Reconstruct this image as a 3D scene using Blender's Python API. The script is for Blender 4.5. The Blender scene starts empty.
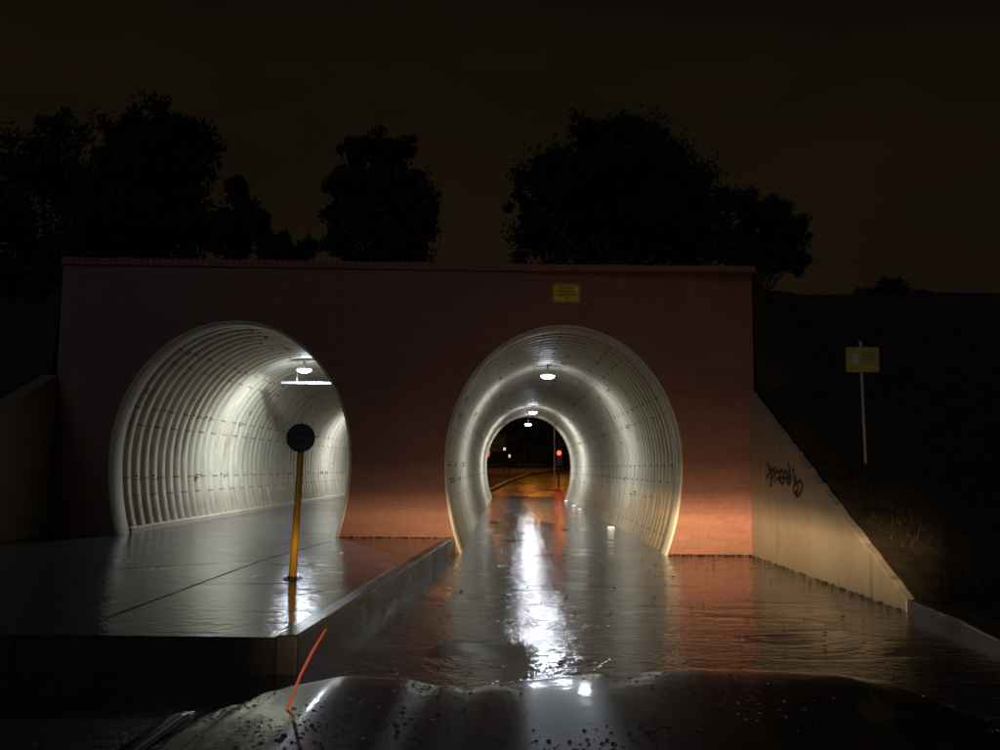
import bpy, bmesh, math, random
from mathutils import Vector, Matrix, noise
from mathutils.geometry import tessellate_polygon
R = math.radians
S = bpy.context.scene
C = S.collection
random.seed(7)

# ------------------------------------------------------------------ camera
F, CZ = 900.0, 1.45
YAW, PITCH, ROLL = R(0.64), R(5.87), R(0.55)
CM = Matrix.Rotation(YAW, 3, 'Z') @ Matrix.Rotation(R(90) + PITCH, 3, 'X') @ Matrix.Rotation(ROLL, 3, 'Z')
cd = bpy.data.cameras.new('camera')
cam = bpy.data.objects.new('camera', cd)
C.objects.link(cam)
cam.matrix_world = Matrix.Translation((0, 0, CZ)) @ CM.to_4x4()
cd.sensor_width = 36
cd.lens = 36 * F / 1000
cd.clip_start = 0.05
cd.clip_end = 2000
S.camera = cam

# ------------------------------------------------------------------ night sky, faint city glow
w = bpy.data.worlds.new('World')
S.world = w
w.use_nodes = True
nt = w.node_tree
nt.nodes.clear()
out = nt.nodes.new('ShaderNodeOutputWorld')
bg = nt.nodes.new('ShaderNodeBackground')
tc = nt.nodes.new('ShaderNodeTexCoord')
sp = nt.nodes.new('ShaderNodeSeparateXYZ')
rp = nt.nodes.new('ShaderNodeValToRGB')
nt.links.new(tc.outputs['Generated'], sp.inputs[0])
nt.links.new(sp.outputs['Z'], rp.inputs[0])
e = rp.color_ramp.elements
e[0].position = 0.0
e[0].color = (0.0120, 0.0068, 0.0034, 1)
e[1].position = 0.6
e[1].color = (0.0040, 0.0030, 0.0018, 1)
m_ = e.new(0.25)
m_.color = (0.0095, 0.0062, 0.0032, 1)
sn = nt.nodes.new('ShaderNodeTexNoise')
sn.inputs['Scale'].default_value = 2.2
sn.inputs['Detail'].default_value = 5
sm_ = nt.nodes.new('ShaderNodeMapping')
sm_.inputs['Scale'].default_value = (1, 1, 3)
nt.links.new(tc.outputs['Generated'], sm_.inputs[0])
nt.links.new(sm_.outputs[0], sn.inputs['Vector'])
sr = nt.nodes.new('ShaderNodeValToRGB')
sr.color_ramp.elements[0].position = 0.3
sr.color_ramp.elements[0].color = (0.62, 0.66, 0.62, 1)
sr.color_ramp.elements[1].position = 0.72
sr.color_ramp.elements[1].color = (1.25, 1.15, 1.1, 1)
nt.links.new(sn.outputs['Fac'], sr.inputs[0])
mx_ = nt.nodes.new('ShaderNodeMixRGB')
mx_.blend_type = 'MULTIPLY'
mx_.inputs[0].default_value = 1
nt.links.new(rp.outputs[0], mx_.inputs[1])
nt.links.new(sr.outputs[0], mx_.inputs[2])
nt.links.new(mx_.outputs[0], bg.inputs['Color'])
bg.inputs['Strength'].default_value = 1.0
nt.links.new(bg.outputs[0], out.inputs[0])

# added fill lamp from behind the car, lifts the dim upper wall and signs
sd = bpy.data.lights.new('night_fill', 'SUN')
sd.energy = 0.105
sd.angle = R(30)
sd.color = (0.66, 0.76, 1.0)
so = bpy.data.objects.new('night_fill', sd)
C.objects.link(so)
so.rotation_euler = (R(62), 0, R(-18))

S.view_settings.view_transform = 'Standard'
S.view_settings.look = 'None'
S.view_settings.exposure = 0
S.view_settings.gamma = 1

# ------------------------------------------------------------------ helpers
def ray(x, y):
    return CM @ Vector(((x - 500) / F, -(y - 375) / F, -1))

def at(x, y, Y):                 # photograph pixel at distance Y
    d = ray(x, y)
    return Vector((0, 0, CZ)) + d * (Y / d.y)

def mesh(name, verts, faces, mat=None, parent=None, smooth=False, uvs=None):
    me = bpy.data.meshes.new(name)
    me.from_pydata([tuple(v) for v in verts], [], faces)
    if uvs:
        l = me.uv_layers.new(name='UVMap')
        for p in me.polygons:
            for li in p.loop_indices:
                l.data[li].uv = uvs[me.loops[li].vertex_index]
    if smooth:
        for p in me.polygons:
            p.use_smooth = True
    if mat:
        me.materials.append(mat)
    me.update()
    o = bpy.data.objects.new(name, me)
    C.objects.link(o)
    if parent:
        o.parent = parent
    return o

class MB:
    def __init__(s):
        s.v = []
        s.f = []
    def add(s, v, f):
        n = len(s.v)
        s.v += [Vector(a) for a in v]
        s.f += [tuple(i + n for i in q) for q in f]
        return s
    def box(s, lo, hi, M=None):
        x0, y0, z0 = lo
        x1, y1, z1 = hi
        v = [Vector(a) for a in ((x0, y0, z0), (x1, y0, z0), (x1, y1, z0), (x0, y1, z0), (x0, y0, z1), (x1, y0, z1), (x1, y1, z1), (x0, y1, z1))]
        if M:
            v = [M @ a for a in v]
        return s.add(v, [(3, 2, 1, 0), (4, 5, 6, 7), (0, 1, 5, 4), (1, 2, 6, 5), (2, 3, 7, 6), (3, 0, 4, 7)])
    def tube(s, pts, rad, n=12):
        pts = [Vector(p) for p in pts]
        if not hasattr(rad, '__len__'):
            rad = [rad] * len(pts)
        v = []
        f = []
        for i, p in enumerate(pts):
            d = (pts[min(i + 1, len(pts) - 1)] - pts[max(i - 1, 0)]).normalized()
            a = d.cross(Vector((0.13, 0.9, 0.31))).normalized()
            b = d.cross(a)
            for k in range(n):
                t = 2 * math.pi * k / n
                v.append(p + (a * math.cos(t) + b * math.sin(t)) * rad[i])
        for i in range(len(pts) - 1):
            for k in range(n):
                f.append((i * n + k, i * n + (k + 1) % n, (i + 1) * n + (k + 1) % n, (i + 1) * n + k))
        f.append(tuple(range(n))[::-1])
        f.append(tuple((len(pts) - 1) * n + k for k in range(n)))
        return s.add(v, f)
    def build(s, name, mat, parent=None, smooth=False):
        return mesh(name, s.v, s.f, mat, parent, smooth)

def tag(o, label=None, cat=None, group=None, kind=None):
    if label: o['label'] = label
    if cat: o['category'] = cat
    if group: o['group'] = group
    if kind: o['kind'] = kind
    return o

def empty(name, loc, rz=0):
    o = bpy.data.objects.new(name, None)
    o.empty_display_size = 0.2
    C.objects.link(o)
    o.location = loc
    o.rotation_euler = (0, 0, rz)
    return o

def prism(poly, z0, z1):        # horizontal polygon to solid
    n = len(poly)
    v = [Vector((p[0], p[1], z0)) for p in poly] + [Vector((p[0], p[1], z1)) for p in poly]
    tri = tessellate_polygon([[Vector((p[0], p[1], 0)) for p in poly]])
    f = []
    for t in tri:
        f.append(tuple(i + n for i in t))
        f.append(tuple(reversed(t)))
    for i in range(n):
        j = (i + 1) % n
        f.append((i, j, j + n, i + n))
    return v, f

def fixn(o):
    b = bmesh.new()
    b.from_mesh(o.data)
    bmesh.ops.recalc_face_normals(b, faces=b.faces)
    b.to_mesh(o.data)
    b.free()
    return o

def bevel(o, wd=0.01, seg=2):
    m = o.modifiers.new('bevel', 'BEVEL')
    m.width = wd
    m.segments = seg
    m.limit_method = 'ANGLE'
    return o

# ------------------------------------------------------------------ materials
class NT:
    def __init__(s, name):
        s.m = bpy.data.materials.new(name)
        s.m.use_nodes = True
        s.t = s.m.node_tree
        s.b = s.t.nodes['Principled BSDF']
    def n(s, kind, **kw):
        x = s.t.nodes.new('ShaderNode' + kind)
        for k, v in kw.items():
            setattr(x, k, v)
        return x
    def l(s, a, b):
        s.t.links.new(a, b)
    def coord(s, which='Object', scale=(1, 1, 1), rot=(0, 0, 0)):
        t = s.n('TexCoord')
        mp = s.n('Mapping')
        mp.inputs['Scale'].default_value = scale
        mp.inputs['Rotation'].default_value = rot
        s.l(t.outputs[which], mp.inputs[0])
        return mp.outputs[0]
    def noise(s, vec, sc, det=4, rough=0.55, dist=0):
        x = s.n('TexNoise')
        x.inputs['Scale'].default_value = sc
        x.inputs['Detail'].default_value = det
        x.inputs['Roughness'].default_value = rough
        x.inputs['Distortion'].default_value = dist
        s.l(vec, x.inputs['Vector'])
        return x.outputs['Fac']
    def ramp(s, fac, stops):
        x = s.n('ValToRGB')
        el = x.color_ramp.elements
        while len(el) < len(stops):
            el.new(0.5)
        for a, (p, c) in zip(el, stops):
            a.position = p
            a.color = (c, c, c, 1) if not hasattr(c, '__len__') else (*c, 1)
        s.l(fac, x.inputs[0])
        return x.outputs[0]
    def mix(s, fac, a, b, mode='MIX'):
        x = s.n('MixRGB', blend_type=mode)
        for i, v in ((0, fac), (1, a), (2, b)):
            if hasattr(v, 'links'):
                s.l(v, x.inputs[i])
            elif i == 0:
                x.inputs[0].default_value = v
            else:
                x.inputs[i].default_value = (*v, 1) if hasattr(v, '__len__') else (v, v, v, 1)
        return x.outputs[0]
    def math(s, op, a, b=0.0):
        x = s.n('Math', operation=op)
        for i, v in ((0, a), (1, b)):
            if hasattr(v, 'links'):
                s.l(v, x.inputs[i])
            else:
                x.inputs[i].default_value = v
        return x.outputs[0]
    def bump(s, h, st=0.3, d=0.01, normal=None):
        x = s.n('Bump')
        x.inputs['Strength'].default_value = st
        x.inputs['Distance'].default_value = d
        s.l(h, x.inputs['Height'])
        if normal:
            s.l(normal, x.inputs['Normal'])
        return x.outputs[0]
    def set(s, name, v):
        i = s.b.inputs[name]
        if hasattr(v, 'links'):
            s.l(v, i)
        elif hasattr(v, '__len__') and len(v) == 3:
            i.default_value = (*v, 1)
        else:
            i.default_value = v
        return s

def simple(name, col, rough=0.5, metal=0, bump=0.0, bsc=60, var=0.15, **kw):
    t = NT(name)
    v = t.coord()
    f = t.noise(v, 6, 5)
    c = t.mix(t.ramp(f, [(0.3, 0.0), (0.7, 1.0)]), tuple(x * (1 - var) for x in col), tuple(min(1, x * (1 + var)) for x in col))
    t.set('Base Color', c).set('Roughness', rough).set('Metallic', metal)
    if bump:
        t.set('Normal', t.bump(t.noise(v, bsc, 3), bump, 0.004))
    for k, x in kw.items():
        t.set(k, x)
    return t.m

def m_tunnel():
    t = NT('painted_steel_plate')
    v = t.coord('UV')
    br = t.n('TexBrick', offset=0.25)
    br.inputs['Scale'].default_value = 1
    br.inputs['Brick Width'].default_value = 1.25
    br.inputs['Row Height'].default_value = 0.4
    br.inputs['Mortar Size'].default_value = 0.022
    br.inputs['Mortar Smooth'].default_value = 0.3
    br.inputs['Color1'].default_value = (0.58, 0.55, 0.445, 1)
    br.inputs['Color2'].default_value = (0.47, 0.44, 0.35, 1)
    br.inputs['Mortar'].default_value = (0.17, 0.155, 0.12, 1)
    t.l(v, br.inputs['Vector'])
    n1 = t.noise(v, 1.3, 6, 0.6)
    n2 = t.noise(t.coord('UV', (0.5, 6, 1)), 2.0, 5, 0.65)
    n3 = t.noise(v, 14, 4, 0.7)
    c = t.mix(t.ramp(n1, [(0.35, 0.0), (0.7, 0.55)]), br.outputs['Color'], (0.36, 0.33, 0.24))
    c = t.mix(t.ramp(n2, [(0.50, 0.0), (0.66, 0.7)]), c, (0.24, 0.19, 0.13))
    c = t.mix(t.ramp(n3, [(0.64, 0.0), (0.74, 0.7)]), c, (0.14, 0.09, 0.05))
    # soot and splash grime in the wheel-spray band near the floor (has its own ragged edge)
    ob = t.n('TexCoord')
    sx = t.n('SeparateXYZ')
    t.l(ob.outputs['Object'], sx.inputs[0])
    h = t.math('ADD', sx.outputs['Z'], t.math('MULTIPLY', t.noise(t.coord('UV', (0.4, 3, 1)), 1.5, 5), -1.1))
    c = t.mix(t.ramp(h, [(0.0, 0.45), (0.35, 0.0)]), c, (0.16, 0.12, 0.075))
    t.set('Base Color', c)
    t.set('Roughness', t.ramp(n1, [(0.3, 0.34), (0.7, 0.52)]))
    t.set('Metallic', 0.05)
    t.set('Normal', t.bump(t.mix(0.5, br.outputs['Fac'], t.noise(v, 5, 4)), 0.25, 0.012))
    return t.m

def m_brick():
    t = NT('red_brick')
    g = t.n('TexCoord')
    sx = t.n('SeparateXYZ')
    cb = t.n('CombineXYZ')
    t.l(g.outputs['Object'], sx.inputs[0])
    t.l(sx.outputs['X'], cb.inputs[0])
    t.l(sx.outputs['Z'], cb.inputs[1])
    t.l(sx.outputs['Y'], cb.inputs[2])
    v = cb.outputs[0]
    br = t.n('TexBrick', offset=0.5)
    br.inputs['Scale'].default_value = 1
    br.inputs['Brick Width'].default_value = 0.235
    br.inputs['Row Height'].default_value = 0.085
    br.inputs['Mortar Size'].default_value = 0.007
    br.inputs['Mortar Smooth'].default_value = 0.2
    br.inputs['Bias'].default_value = 0
    br.inputs['Color1'].default_value = (0.31, 0.122, 0.086, 1)
    br.inputs['Color2'].default_value = (0.25, 0.10, 0.074, 1)
    br.inputs['Mortar'].default_value = (0.30, 0.185, 0.14, 1)
    t.l(v, br.inputs['Vector'])
    n1 = t.noise(v, 0.7, 6, 0.6)
    n2 = t.noise(v, 9, 4, 0.6)
    mp = t.n('Mapping')
    mp.inputs['Scale'].default_value = (0.6, 5, 1)
    t.l(v, mp.inputs[0])
    n3 = t.noise(mp.outputs[0], 1.2, 4)
    c = t.mix(t.ramp(n1, [(0.35, 0.0), (0.75, 0.5)]), br.outputs['Color'], (0.16, 0.07, 0.05))
    c = t.mix(t.ramp(n2, [(0.55, 0.0), (0.8, 0.5)]), c, (0.38, 0.2, 0.14))
    c = t.mix(t.ramp(n3, [(0.5, 0.0), (0.75, 0.35)]), c, (0.35, 0.155, 0.10))
    t.set('Base Color', c).set('Roughness', 0.62)
    t.set('Normal', t.bump(t.mix(0.4, t.math('SUBTRACT', 1.0, br.outputs['Fac']), n2), 0.7, 0.010))
    return t.m

def m_concrete(name='concrete', col=(0.36, 0.33, 0.27), dark=0.55, rough=0.7):
    t = NT(name)
    v = t.coord()
    n1 = t.noise(v, 0.9, 7, 0.62)
    n2 = t.noise(t.coord('Object', (3, 3, 0.35)), 1.6, 5, 0.6)
    n3 = t.noise(v, 25, 4, 0.6)
    c = t.mix(t.ramp(n1, [(0.3, 0.0), (0.72, 1.0)]), tuple(x * 0.8 for x in col), tuple(x * 1.15 for x in col))
    c = t.mix(t.ramp(n2, [(0.55, 0.0), (0.72, dark)]), c, tuple(x * 0.38 for x in col))
    c = t.mix(t.ramp(n3, [(0.6, 0.0), (0.8, 0.4)]), c, tuple(x * 0.6 for x in col))
    t.set('Base Color', c).set('Roughness', rough)
    t.set('Normal', t.bump(t.mix(0.5, n1, n3), 0.35, 0.01))
    return t.m

def m_wet(name, col, film=(0.42, 0.6), ripple=0.25, coarse=0.4, joints=False, rough_lo=0.05, rough_hi=0.22):
    t = NT(name)
    v = t.coord()
    big = t.noise(t.coord('Object', (0.75, 1.0, 1)), 0.8, 6, 0.6, 0.8)
    fine = t.noise(v, 34, 3, 0.6)
    mid = t.noise(v, 9, 4, 0.6)
    wave = t.noise(t.coord('Object', (0.35, 1.6, 1)), 1.6, 3, 0.5)
    dry = t.ramp(big, [(film[0], 0.0), (film[1], 1.0)])
    c = t.mix(t.ramp(t.noise(v, 1.7, 6, 0.65), [(0.3, 0.0), (0.7, 1.0)]), tuple(x * 0.7 for x in col), tuple(x * 1.35 for x in col))
    c = t.mix(t.ramp(fine, [(0.55, 0.0), (0.75, 0.6)]), c, tuple(x * 2.2 for x in col))
    nb = t.bump(fine, coarse, 0.006)
    if joints:
        br = t.n('TexBrick', offset=0.0)
        br.inputs['Scale'].default_value = 1
        br.inputs['Brick Width'].default_value = 3.1
        br.inputs['Row Height'].default_value = 3.0
        br.inputs['Mortar Size'].default_value = 0.02
        br.inputs['Color1'].default_value = (0, 0, 0, 1)
        br.inputs['Color2'].default_value = (0, 0, 0, 1)
        br.inputs['Mortar'].default_value = (1, 1, 1, 1)
        t.l(t.coord('Object', (1, 1, 1), (0, 0, R(-3))), br.inputs['Vector'])
        j = br.outputs['Color']
        c = t.mix(j, c, tuple(x * 0.25 for x in col))
    t.set('Base Color', c)
    t.set('Roughness', 0.8)
    t.set('Specular IOR Level', 0.2)
    t.set('Normal', nb)
    t.set('Coat Weight', 1.0)
    t.set('Coat IOR', 1.33)
    t.set('Coat Roughness', t.ramp(dry, [(0.0, rough_lo), (1.0, rough_hi)]))
    grit = t.noise(v, 75, 2, 0.6)
    rough_h = t.math('ADD', t.math('MULTIPLY', mid, 0.66), t.math('ADD', t.math('MULTIPLY', fine, 0.26), t.math('MULTIPLY', grit, 0.03)))
    h = t.math('MULTIPLY', rough_h, t.math('ADD', t.math('MULTIPLY', dry, 0.55), 0.22))
    h = t.math('ADD', h, t.math('MULTIPLY', wave, 0.55))
    if joints:
        h = t.math('SUBTRACT', h, t.math('MULTIPLY', j, 0.6))
    # wandering cracks
    vc = t.n('TexVoronoi', feature='DISTANCE_TO_EDGE')
    vc.inputs['Scale'].default_value = 0.45
    wv = t.n('VectorMath', operation='ADD')
    nz = t.n('TexNoise')
    nz.inputs['Scale'].default_value = 2.2
    nz.inputs['Detail'].default_value = 5
    t.l(v, nz.inputs['Vector'])
    t.l(v, wv.inputs[0])
    t.l(nz.outputs['Color'], wv.inputs[1])
    t.l(wv.outputs[0], vc.inputs['Vector'])
    crack = t.ramp(vc.outputs['Distance'], [(0.004, 1.0), (0.010, 0.0)])
    h = t.math('SUBTRACT', h, t.math('MULTIPLY', crack, 0.3))
    t.set('Coat Normal', t.bump(h, ripple, 0.03))
    return t.m

def m_bonnet():
    t = NT('dark_wet_car_paint')
    v = t.coord()
    vo = t.n('TexVoronoi')
    vo.inputs['Scale'].default_value = 130
    t.l(v, vo.inputs['Vector'])
    drop = t.ramp(vo.outputs['Distance'], [(0.0, 1.0), (0.42, 0.0)])
    patch = t.ramp(t.noise(v, 6, 4, 0.6), [(0.42, 0.0), (0.6, 1.0)])
    h = t.math('MULTIPLY', drop, patch)
    film = t.noise(v, 9, 3, 0.5)
    t.set('Base Color', (0.012, 0.011, 0.012)).set('Roughness', 0.35)
    t.set('Coat Weight', 0.62).set('Coat IOR', 1.4).set('Specular IOR Level', 0.25)
    t.set('Coat Roughness', t.ramp(t.noise(v, 4, 4), [(0.3, 0.04), (0.7, 0.12)]))
    n = t.bump(film, 0.06, 0.02)
    t.set('Coat Normal', n)
    return t.m

def m_emit(name, col, st):
    t = NT(name)
    t.set('Base Color', (0.8, 0.8, 0.8)).set('Emission Color', col).set('Emission Strength', st)
    return t.m

def m_leaf(name, col):
    t = NT(name)
    f = t.noise(t.coord(), 0.9, 4)
    t.set('Base Color', t.mix(t.ramp(f, [(0.3, 0.0), (0.7, 1.0)]), tuple(x * 0.6 for x in col), tuple(x * 1.3 for x in col)))
    t.set('Roughness', 0.6)
    return t.m

M_STEEL = m_tunnel()
M_BRICK = m_brick()
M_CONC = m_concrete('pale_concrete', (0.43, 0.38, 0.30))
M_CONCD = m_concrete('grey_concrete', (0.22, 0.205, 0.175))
M_COLLAR = m_concrete('smooth_collar', (0.62, 0.60, 0.52), 0.3, 0.5)
M_ROAD = m_wet('wet_asphalt', (0.011, 0.0105, 0.010), (0.40, 0.46), 0.42, 0.6, False, 0.025, 0.085)
M_FARROAD = m_wet('wet_far_asphalt', (0.014, 0.0125, 0.011), (0.40, 0.5), 0.75, 0.6, False, 0.08, 0.22)
M_SLAB = m_wet('wet_concrete_slab', (0.022, 0.021, 0.020), (0.38, 0.47), 0.32, 0.3, True, 0.05, 0.13)
M_KERB = m_wet('wet_kerb_concrete', (0.03, 0.027, 0.023), (0.3, 0.6), 0.3, 0.5, False, 0.2, 0.4)
M_BONNET = m_bonnet()
M_SOIL = simple('soil_and_litter', (0.04, 0.028, 0.014), 0.85, 0, 0.8, 20, 0.5)
M_GRASS = m_leaf('grass_blades', (0.026, 0.020, 0.009))
M_LEAFA = m_leaf('dark_leaves', (0.04, 0.05, 0.03))
M_LEAFB = m_leaf('olive_leaves', (0.055, 0.06, 0.035))
M_BARK = simple('bark', (0.10, 0.075, 0.055), 0.9, 0, 0.8, 30, 0.3)
M_GALV = simple('galvanised_steel', (0.52, 0.52, 0.5), 0.45, 0.4, 0.2, 60)
M_WHITE = simple('white_paint', (0.75, 0.75, 0.73), 0.45, 0, 0.1, 60, 0.06)
M_GREYP = simple('grey_bar_paint', (0.26, 0.26, 0.27), 0.5, 0.2, 0.1, 60, 0.1)
M_DARK = simple('dark_metal', (0.03, 0.03, 0.033), 0.5, 0.3)
M_RUST = simple('rusty_bolt', (0.22, 0.17, 0.11), 0.7, 0.3)
M_YPOLE = simple('yellow_pole_paint', (0.78, 0.42, 0.03), 0.4, 0, 0.2, 40, 0.12)
M_YSIGN = simple('yellow_sign_face', (0.92, 0.60, 0.02), 0.4, 0, 0, 40, 0.1)
M_OSIGN = simple('faded_yellow_board', (0.50, 0.42, 0.10), 0.55, 0, 0.1, 40, 0.2)
M_BLACK = simple('black_paint', (0.012, 0.012, 0.013), 0.5)
M_SPRAY = simple('dark_spray_paint', (0.035, 0.03, 0.03), 0.7)
M_DISC = simple('dull_grey_sign_back', (0.055, 0.045, 0.045), 0.5, 0.2, 0.1, 40, 0.25)
M_LENS = m_emit('led_lens_lit', (0.62, 0.74, 1.0), 60)
M_SOD = m_emit('sodium_lamp_lit', (1.0, 0.33, 0.03), 130)
M_RED = m_emit('red_light_lit', (1.0, 0.03, 0.02), 7)
M_REDD = m_emit('red_sign_glow', (1.0, 0.10, 0.05), 0.9)
M_SMALL = m_emit('small_lamp_lit', (1.0, 0.85, 0.65), 0.7)
M_STREAK = m_emit('amber_streak_glow', (1.0, 0.14, 0.02), 0.3)  # glow of the added rod that stands in for a streak of light
M_RUB = simple('tyre_rubber', (0.02, 0.02, 0.02), 0.8, 0, 0.3, 80)
M_GLASS = simple('clear_lens', (0.5, 0.5, 0.5), 0.08, 0)
t = NT('water_bead')
t.set('Base Color', (1, 1, 1)).set('Roughness', 0.02).set('Transmission Weight', 1.0).set('IOR', 1.33)
M_BEAD = t.m

# ------------------------------------------------------------------ plan of the place
WA = R(2.0)                                   # headwall direction
WO = Vector((0.87, 15.43, 0))
WD = Vector((math.cos(WA), math.sin(WA), 0))
def ywall(x): return WO.y + (x - WO.x) * math.tan(WA)
XL, XR = -7.70, 4.22
CXR, CXL = 0.93, -4.70
TOP = 4.98
LEN = 27.5
SLABZ = 0.26

def prof(cx, n=140, zb=-0.12, grow=0.0):
    """vertical ellipse outline of the pipe, from left foot over the crown to right foot"""
    cz, a, bt, bb = 1.55, 2.0 + grow, 2.33 + grow, 3.04 + grow
    pts = []
    tl = math.asin((cz - zb) / bb)
    for i in range(n + 1):
        t = math.pi + tl - (math.pi + 2 * tl) * i / n
        s, c_ = math.sin(t), math.cos(t)
        pts.append((cx + a * c_, cz + (bt if s > 0 else bb) * s))
    return pts

# ------------------------------------------------------------------ ground, road, pavement, banks
def zfar(y): return max(0.0, (y - 46) * 0.02)

def grid(name, xs, ys, fz, mat, smooth=True):
    v = [(x, y, fz(x, y)) for y in ys for x in xs]
    n = len(xs)
    f = [(j * n + i, j * n + i + 1, (j + 1) * n + i + 1, (j + 1) * n + i) for j in range(len(ys) - 1) for i in range(n - 1)]
    return mesh(name, v, f, mat, smooth=smooth)

def lin(a, b, n): return [a + (b - a) * i / n for i in range(n + 1)]

gr = grid('ground', lin(-600, 600, 40), lin(-60, 45, 6) + lin(60, 900, 20), lambda x, y: -0.05 + zfar(y) - (0.02 if y > 45 else 0), M_SOIL)
tag(gr, kind='structure')

def zroad(x, y):
    z = 0.004 + zfar(y)
    return z
rd = grid('road', lin(-12, 4.3, 60), lin(-8, 46, 160), lambda x, y: zroad(x, y) + 0.006 * noise.noise(Vector((x * 0.8, y * 0.5, 0))), M_ROAD)
tag(rd, kind='structure')
rf = grid('far_road', lin(-12, 26, 20), lin(46, 150, 60), lambda x, y: zroad(x, y) + 0.001, M_FARROAD)
tag(rf, kind='structure')

# raised wet concrete pavement that runs into the left pipe
kx0, ky0, kx1, ky1 = -1.46, 6.40, -0.90, ywall(-0.9) + 0.05
KW = 0.16
poly = [(-7.9, 6.40), (kx0 - KW, 6.40), (kx1 - KW, ky1), (-2.72, ywall(-2.7) + 0.05), (-2.72, 43.2), (-6.68, 43.2), (-6.68, ywall(-6.7) + 0.05), (-7.9, ywall(-7.9) + 0.05)]
v, f = prism(poly, -0.04, SLABZ)
pv = fixn(mesh('pavement', v, f, M_SLAB))
tag(pv, kind='structure')
v, f = prism([(kx0 - KW, 6.40), (kx0, 6.40), (kx1, ky1), (kx1 - KW, ky1)], -0.03, SLABZ + 0.012)
kb = bevel(fixn(mesh('pavement_kerb', v, f, M_KERB)), 0.02)
tag(kb, kind='structure')
# kerb on the right, running on from the wing wall towards the camera
pts = [(4.13, 9.57), (4.05, 8.3), (3.86, 7.05), (3.5, 5.4), (3.1, 3.6), (2.9, 1.5), (2.85, -3)]
v, f = prism(pts + [(x + 0.2, y) for x, y in reversed(pts)], -0.03, 0.13)
kr = bevel(fixn(mesh('roadside_kerb', v, f, M_KERB)), 0.025)
tag(kr, kind='structure')

def bank(x, y):
    nz = 0.10 * noise.noise(Vector((x * 0.7, y * 0.7, 3))) + 0.04 * noise.noise(Vector((x * 2.5, y * 2.5, 5)))
    if x > -2:
        a = (y - 9.45) * 0.462 + 0.05
        a = min(a, 5.75 + 0.05 * min(20, max(0, x - 4)) * 0.3)
        lo = 0.10 + 0.10 * max(0, x - 4.4)
        lo = min(lo, 1.2)
        z = max(a, lo)
    else:
        a = 2.72 + (y - ywall(x)) * 0.42
        z = max(min(a, 5.45), SLABZ - 0.02 + 0.1 * min(8, max(0, -8 - x)) * 0.6)
    if y > 15.6:
        z = max(z, min(4.86, 4.86 - 1.1 * max(x - XR, XL - x, 0)))
        z = min(z, 5.85)
    if y > 42:
        z = min(z, max(-0.3 + zfar(y), 4.8 - (y - 42.6) * 0.55))
    d = min(abs(x - XR), abs(x - XL))
    return z + nz * min(1, 0.25 + d)

xr_ = [4.235, 4.34, 4.5, 4.7, 5, 5.4, 5.9, 6.5, 7.2, 8, 9, 10, 12, 14, 17, 20, 25, 30, 40, 60, 100, 200]
ys_ = lin(-6, 8, 20) + lin(8.3, 22, 60) + lin(23, 42, 12) + lin(43, 56, 18)
def bank_r(x, y):
    return bank(x, y)
g1 = grid('embankment', xr_, ys_, bank_r, M_SOIL)
tag(g1, kind='structure')
# verge between the right kerb and the bank
vx = []
nv = 24
for j in range(60):
    y = -6 + j * (9.35 + 6) / 59
    xe = pts[0][0]
    for (xa, ya), (xb, yb) in zip(pts, pts[1:]):
        if yb <= y <= ya:
            xe = xb + (xa - xb) * (y - yb) / (ya - yb)
            break
    if y < -3: xe = 2.85
    xe += 0.18
    for i in range(nv + 1):
        x = xe + (4.36 - xe) * i / nv
        vx.append((x, y, 0.085 + 0.02 * noise.noise(Vector((x * 3, y * 3, 0)))))
fx = [(j * (nv + 1) + i, j * (nv + 1) + i + 1, (j + 1) * (nv + 1) + i + 1, (j + 1) * (nv + 1) + i) for j in range(59) for i in range(nv)]
tag(mesh('verge', vx, fx, M_SOIL, smooth=True), kind='structure')
g2 = grid('left_embankment', sorted([-7.93, -8.1, -8.4, -8.8, -9.4, -10, -11, -12, -14, -17, -20, -25, -35, -60, -120, -200]), ys_, bank, M_SOIL)
tag(g2, kind='structure')
g3 = grid('fill_over_pipes', lin(XL - 0.35, XR + 0.2, 24), lin(15.85, 42.9, 40), lambda x, y: bank(x, max(y, 15.9)), M_SOIL)
tag(g3, kind='structure')

# far verge left of the road beyond the tunnel, with its kerb
vp = [(-1.25, 46.0), (-1.05, 49), (0.15, 66), (1.9, 84), (5.0, 100), (9.0, 112), (14, 120)]
v = []
for x, y in vp:
    v += [(x, y, zfar(y) + 0.01), (x, y, zfar(y) + 0.16), (x - 0.25, y, zfar(y) + 0.165), (-60, y + 1, zfar(y) + 0.4)]
f = [(i * 4 + k, (i + 1) * 4 + k, (i + 1) * 4 + k + 1, i * 4 + k + 1) for i in range(len(vp) - 1) for k in range(3)]
far = mesh('far_verge', v, f, simple('dark_far_soil', (0.02, 0.016, 0.01), 0.9))
far.data.materials.append(M_KERB)
for p in far.data.polygons:
    if p.index % 3 < 2: p.material_index = 1
tag(far, kind='structure')

# ------------------------------------------------------------------ brick headwall
def arch_wall(name, x0, x1, y0f, thick, top, mat, parent):
    out_ = [(x0, -0.35), (x0, top), (x1, top), (x1, -0.35)]
    for cx in (CXR, CXL):
        p = prof(cx, 96, -0.35, 0.0)
        out_ += list(reversed(p))
    tri = tessellate_polygon([[Vector((a, b, 0)) for a, b in out_]])
    n = len(out_)
    v = [(a, y0f(a), b) for a, b in out_] + [(a, y0f(a) + thick, b) for a, b in out_]
    f = [tuple(t) for t in tri] + [tuple(i + n for i in reversed(t)) for t in tri]
    f += [(i, (i + 1) % n, (i + 1) % n + n, i + n) for i in range(n)]
    return fixn(mesh(name, v, f, mat, parent))

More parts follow.
